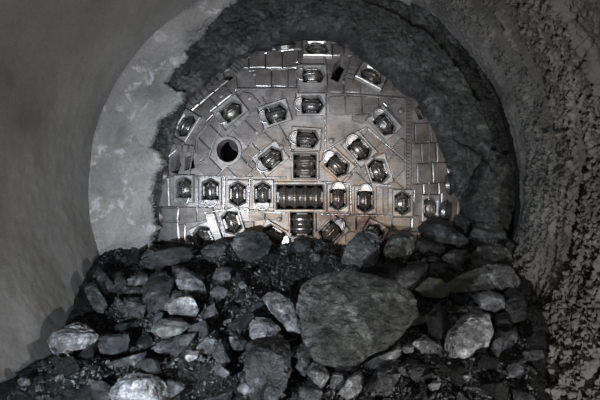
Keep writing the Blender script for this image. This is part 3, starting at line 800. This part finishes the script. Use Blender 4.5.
rock([(210, 292), (219, 285), (228, 290), (224, 297), (214, 297)], 'angular grey chip right of the slanting striped slab', 'slate_mid')
rock([(236, 283), (243, 281), (247, 286), (242, 289)], 'bright little chip in the middle of the left slope gravel', 'slate_pale')
rock([(456, 215), (464, 212), (470, 222), (470, 234), (462, 232), (455, 223)], 'dark rock behind the crest next to the broken right edge of the hole', 'slate', k=.1)
rock([(228, 146), (236, 143), (238, 152), (234, 160), (224, 161), (219, 153)], 'dark slate lump stuck inside the round access hole of the cutter head', 'slate_green', base=8.4, k=0, thick=.4, bulge=.1) if False else None

# scattered stones: individual objects that share a few meshes
protos = {}
def proto(i, mat):
    if (i, mat) in protos: return protos[(i, mat)]
    r = random.Random(100+i)
    sx, sy, sz = r.uniform(.75, 1.1), r.uniform(.5, .9), r.uniform(.3, .65)
    bm = hull([Vector((r.gauss(0, 1), r.gauss(0, 1), r.gauss(0, 1))).normalized()*r.uniform(.85, 1) for _ in range(9)])
    bmesh.ops.scale(bm, vec=(sx*.5, sy*.5, sz*.5), verts=bm.verts)
    refine(bm, .13); roughen(bm, .8, i*1.7, .7, Vector((r.uniform(-1, 1), r.uniform(-1, 1), 1)).normalized())
    me = bpy.data.meshes.new('stone'); bm.to_mesh(me); bm.free(); me.materials.append(M[mat]); protos[(i, mat)] = me
    return me
def project(p): return 300+p[0]/p[1]*F, 200-(p[2]-H)/p[1]*F
ZONES = [
 (lambda a, b: a < 92 and b > 335, 'dark flaky slate piece in the low bank along the smooth left wall', 'flaky pieces along the left wall'),
 (lambda a, b: a < 250 and b < 300, 'loose dark stone on the upper left slope below the cutter head', 'stones on the upper left slope'),
 (lambda a, b: a < 260, 'loose dark stone on the lower left slope among larger rocks', 'stones on the lower left slope'),
 (lambda a, b: a < 380 and b < 300, 'dark stone in the gravel hollow behind the largest block', 'stones in the middle hollow'),
 (lambda a, b: a < 400, 'grey stone in the rubble under the lower edge of the largest block', 'stones under the largest block'),
 (lambda a, b: b < 300, 'small dark stone wedged between rocks of the right crest', 'stones on the right crest'),
 (lambda a, b: True, 'small dark stone in the rubble around the bright right boulder', 'stones on the lower right slope')]
r = random.Random(21); count = 0; tries = 0; placed = []
while count < 236 and tries < 60000:
    tries += 1
    a = r.uniform(2, 545); b = r.uniform(242, 402)
    if b < 245+max(0, (130-a))*1.0: continue
    if any(in_poly((a, b), pl) or in_poly((a, b-7), pl) for pl in POLYS): continue
    d = dpl(b); X_ = (a-300)/F*d
    if abs(X_) > 3.0: continue
    s_ = min(.50, (.105+.17*(count < 60))*math.exp(abs(r.gauss(0, .45))))*(1.15 if b > 330 else 1)
    if 320 < a < 346 and b < 275: continue
    if 172 < a < 214 and b > 360 or 262 < a < 300 and 258 < b < 292 or b > 330 and a > 530: continue
    if 205 < a < 300 and 258 < b < 300 and r.random() < .85 or 100 < a < 185 and 338 < b < 372 and r.random() < .8: continue
    bank = a < 90 and b > 340
    if any(math.hypot(a-q[0], b-q[1]) < .36*(s_+q[2])/d*F*.75 for q in placed): continue
    zz = float(heap_z([X_], [d])[0])
    if math.hypot(X_-AX, zz-AZ) > 3.2-s_*.4: continue
    mat = r.choices(['slate', 'slate_mid', 'slate_pale', 'slate_black'], [6, 3, .8 if s_ < .2 else .1, 3])[0]
    if bank: mat = 'slate_black'  # bank stones turned black to paint in the shadow lying there
    o = bpy.data.objects.new('stone', proto(r.randrange(12), mat)); C.objects.link(o)
    o.scale = (s_, s_, s_); o.location = (X_, d, zz+s_*.14)
    o.rotation_euler = (r.uniform(-.6, .9), r.uniform(-.6, .6), r.uniform(0, 6.28))
    for fn, lab, grp in ZONES:
        if fn(a, b): tag(o, lab, 'stone', grp); break
    placed.append((a, b, s_)); count += 1
print('stones', count)
# fine gravel: one object
tp = []
for i in range(6):
    rr_ = random.Random(i); bm = hull([Vector((rr_.gauss(0, 1), rr_.gauss(0, 1), rr_.gauss(0, 1))).normalized() for _ in range(9)])
    bmesh.ops.scale(bm, vec=(.5, .4, .28), verts=bm.verts); bmesh.ops.triangulate(bm, faces=bm.faces); bm.verts.index_update()
    tp.append((np.array([v_.co for v_ in bm.verts]), np.array([[v_.index for v_ in f_.verts] for f_ in bm.faces]))); bm.free()
rs = np.random.RandomState(5); VV = []; FF = []; nb = 0
n = 16000
yy = rs.uniform(3.2, 8.0, n); xx = rs.uniform(-3.1, 3.1, n); zz = heap_z(xx, yy)
ok = np.hypot(xx-AX, zz-AZ) < 3.22
for x_, y_, z_ in zip(xx[ok], yy[ok], zz[ok]):
    co, fc = tp[rs.randint(6)]; s_ = .028*math.exp(abs(rs.normal(0, .55)))
    e = Matrix.Rotation(rs.uniform(0, 6.28), 3, Vector(rs.normal(size=3)).normalized())
    c = co @ np.array(e).T*s_+np.array([x_, y_, z_+.03+s_*.1]); VV.append(c); FF.append(fc+nb); nb += len(c)
me = bpy.data.meshes.new('gravel'); me.from_pydata(np.concatenate(VV).tolist(), [], np.concatenate(FF).tolist()); me.update()
o = objm('gravel', me, 'gravel'); tag(o, 'loose dark gravel strewn all over the muck heap', 'gravel', kind='stuff')

# ------------------------------------------------------------------ light and camera
def area(name, loc, target, power, size, col, spread=180):
    l = bpy.data.lights.new(name, 'AREA'); l.energy = power; l.size = size; l.color = col; l.shape = 'DISK'; l.spread = math.radians(spread)
    o = bpy.data.objects.new(name, l); C.objects.link(o); o.location = loc
    o.rotation_euler = (Vector(target)-Vector(loc)).to_track_quat('-Z', 'Y').to_euler(); return o
area('work_lamp_low', (1.5, 1.9, .55), (.4, 8, 2.5), 255, .1, (1.0, .98, .96))
area('work_lamp_left', (-2.2, 2.3, 1.25), (-.4, 8, 2.4), 125, .1, (.84, .91, 1.0), 75)
area('rake_lamp_right', (2.45, 1.6, 4.0), (2.2, 8, 3.6), 42, .08, (1.0, .97, .93), 120)  # unseen lamp added to rake across the bumps of the right wall
area('fill_lamp_rear', (.9, -2.5, 5.0), (-1.8, 6, 3), 18, .6, (1.0, .8, .7))  # unseen weak warm fill, added overhead behind the camera
w = bpy.data.worlds.new('World'); bpy.context.scene.world = w; w.use_nodes = True
w.node_tree.nodes['Background'].inputs[0].default_value = (.02, .02, .022, 1); w.node_tree.nodes['Background'].inputs[1].default_value = .3
cam = bpy.data.cameras.new('camera'); co = bpy.data.objects.new('camera', cam); C.objects.link(co)
cam.lens = 30; cam.sensor_width = 36; co.location = (0, 0, H); co.rotation_euler = (math.pi/2, 0, 0); cam.clip_start = .05
sc = bpy.context.scene; sc.camera = co
sc.view_settings.view_transform = 'Standard'; sc.view_settings.look = 'None'; sc.view_settings.gamma = 1; sc.view_settings.use_curve_mapping = False
sc.view_settings.exposure = 0.0
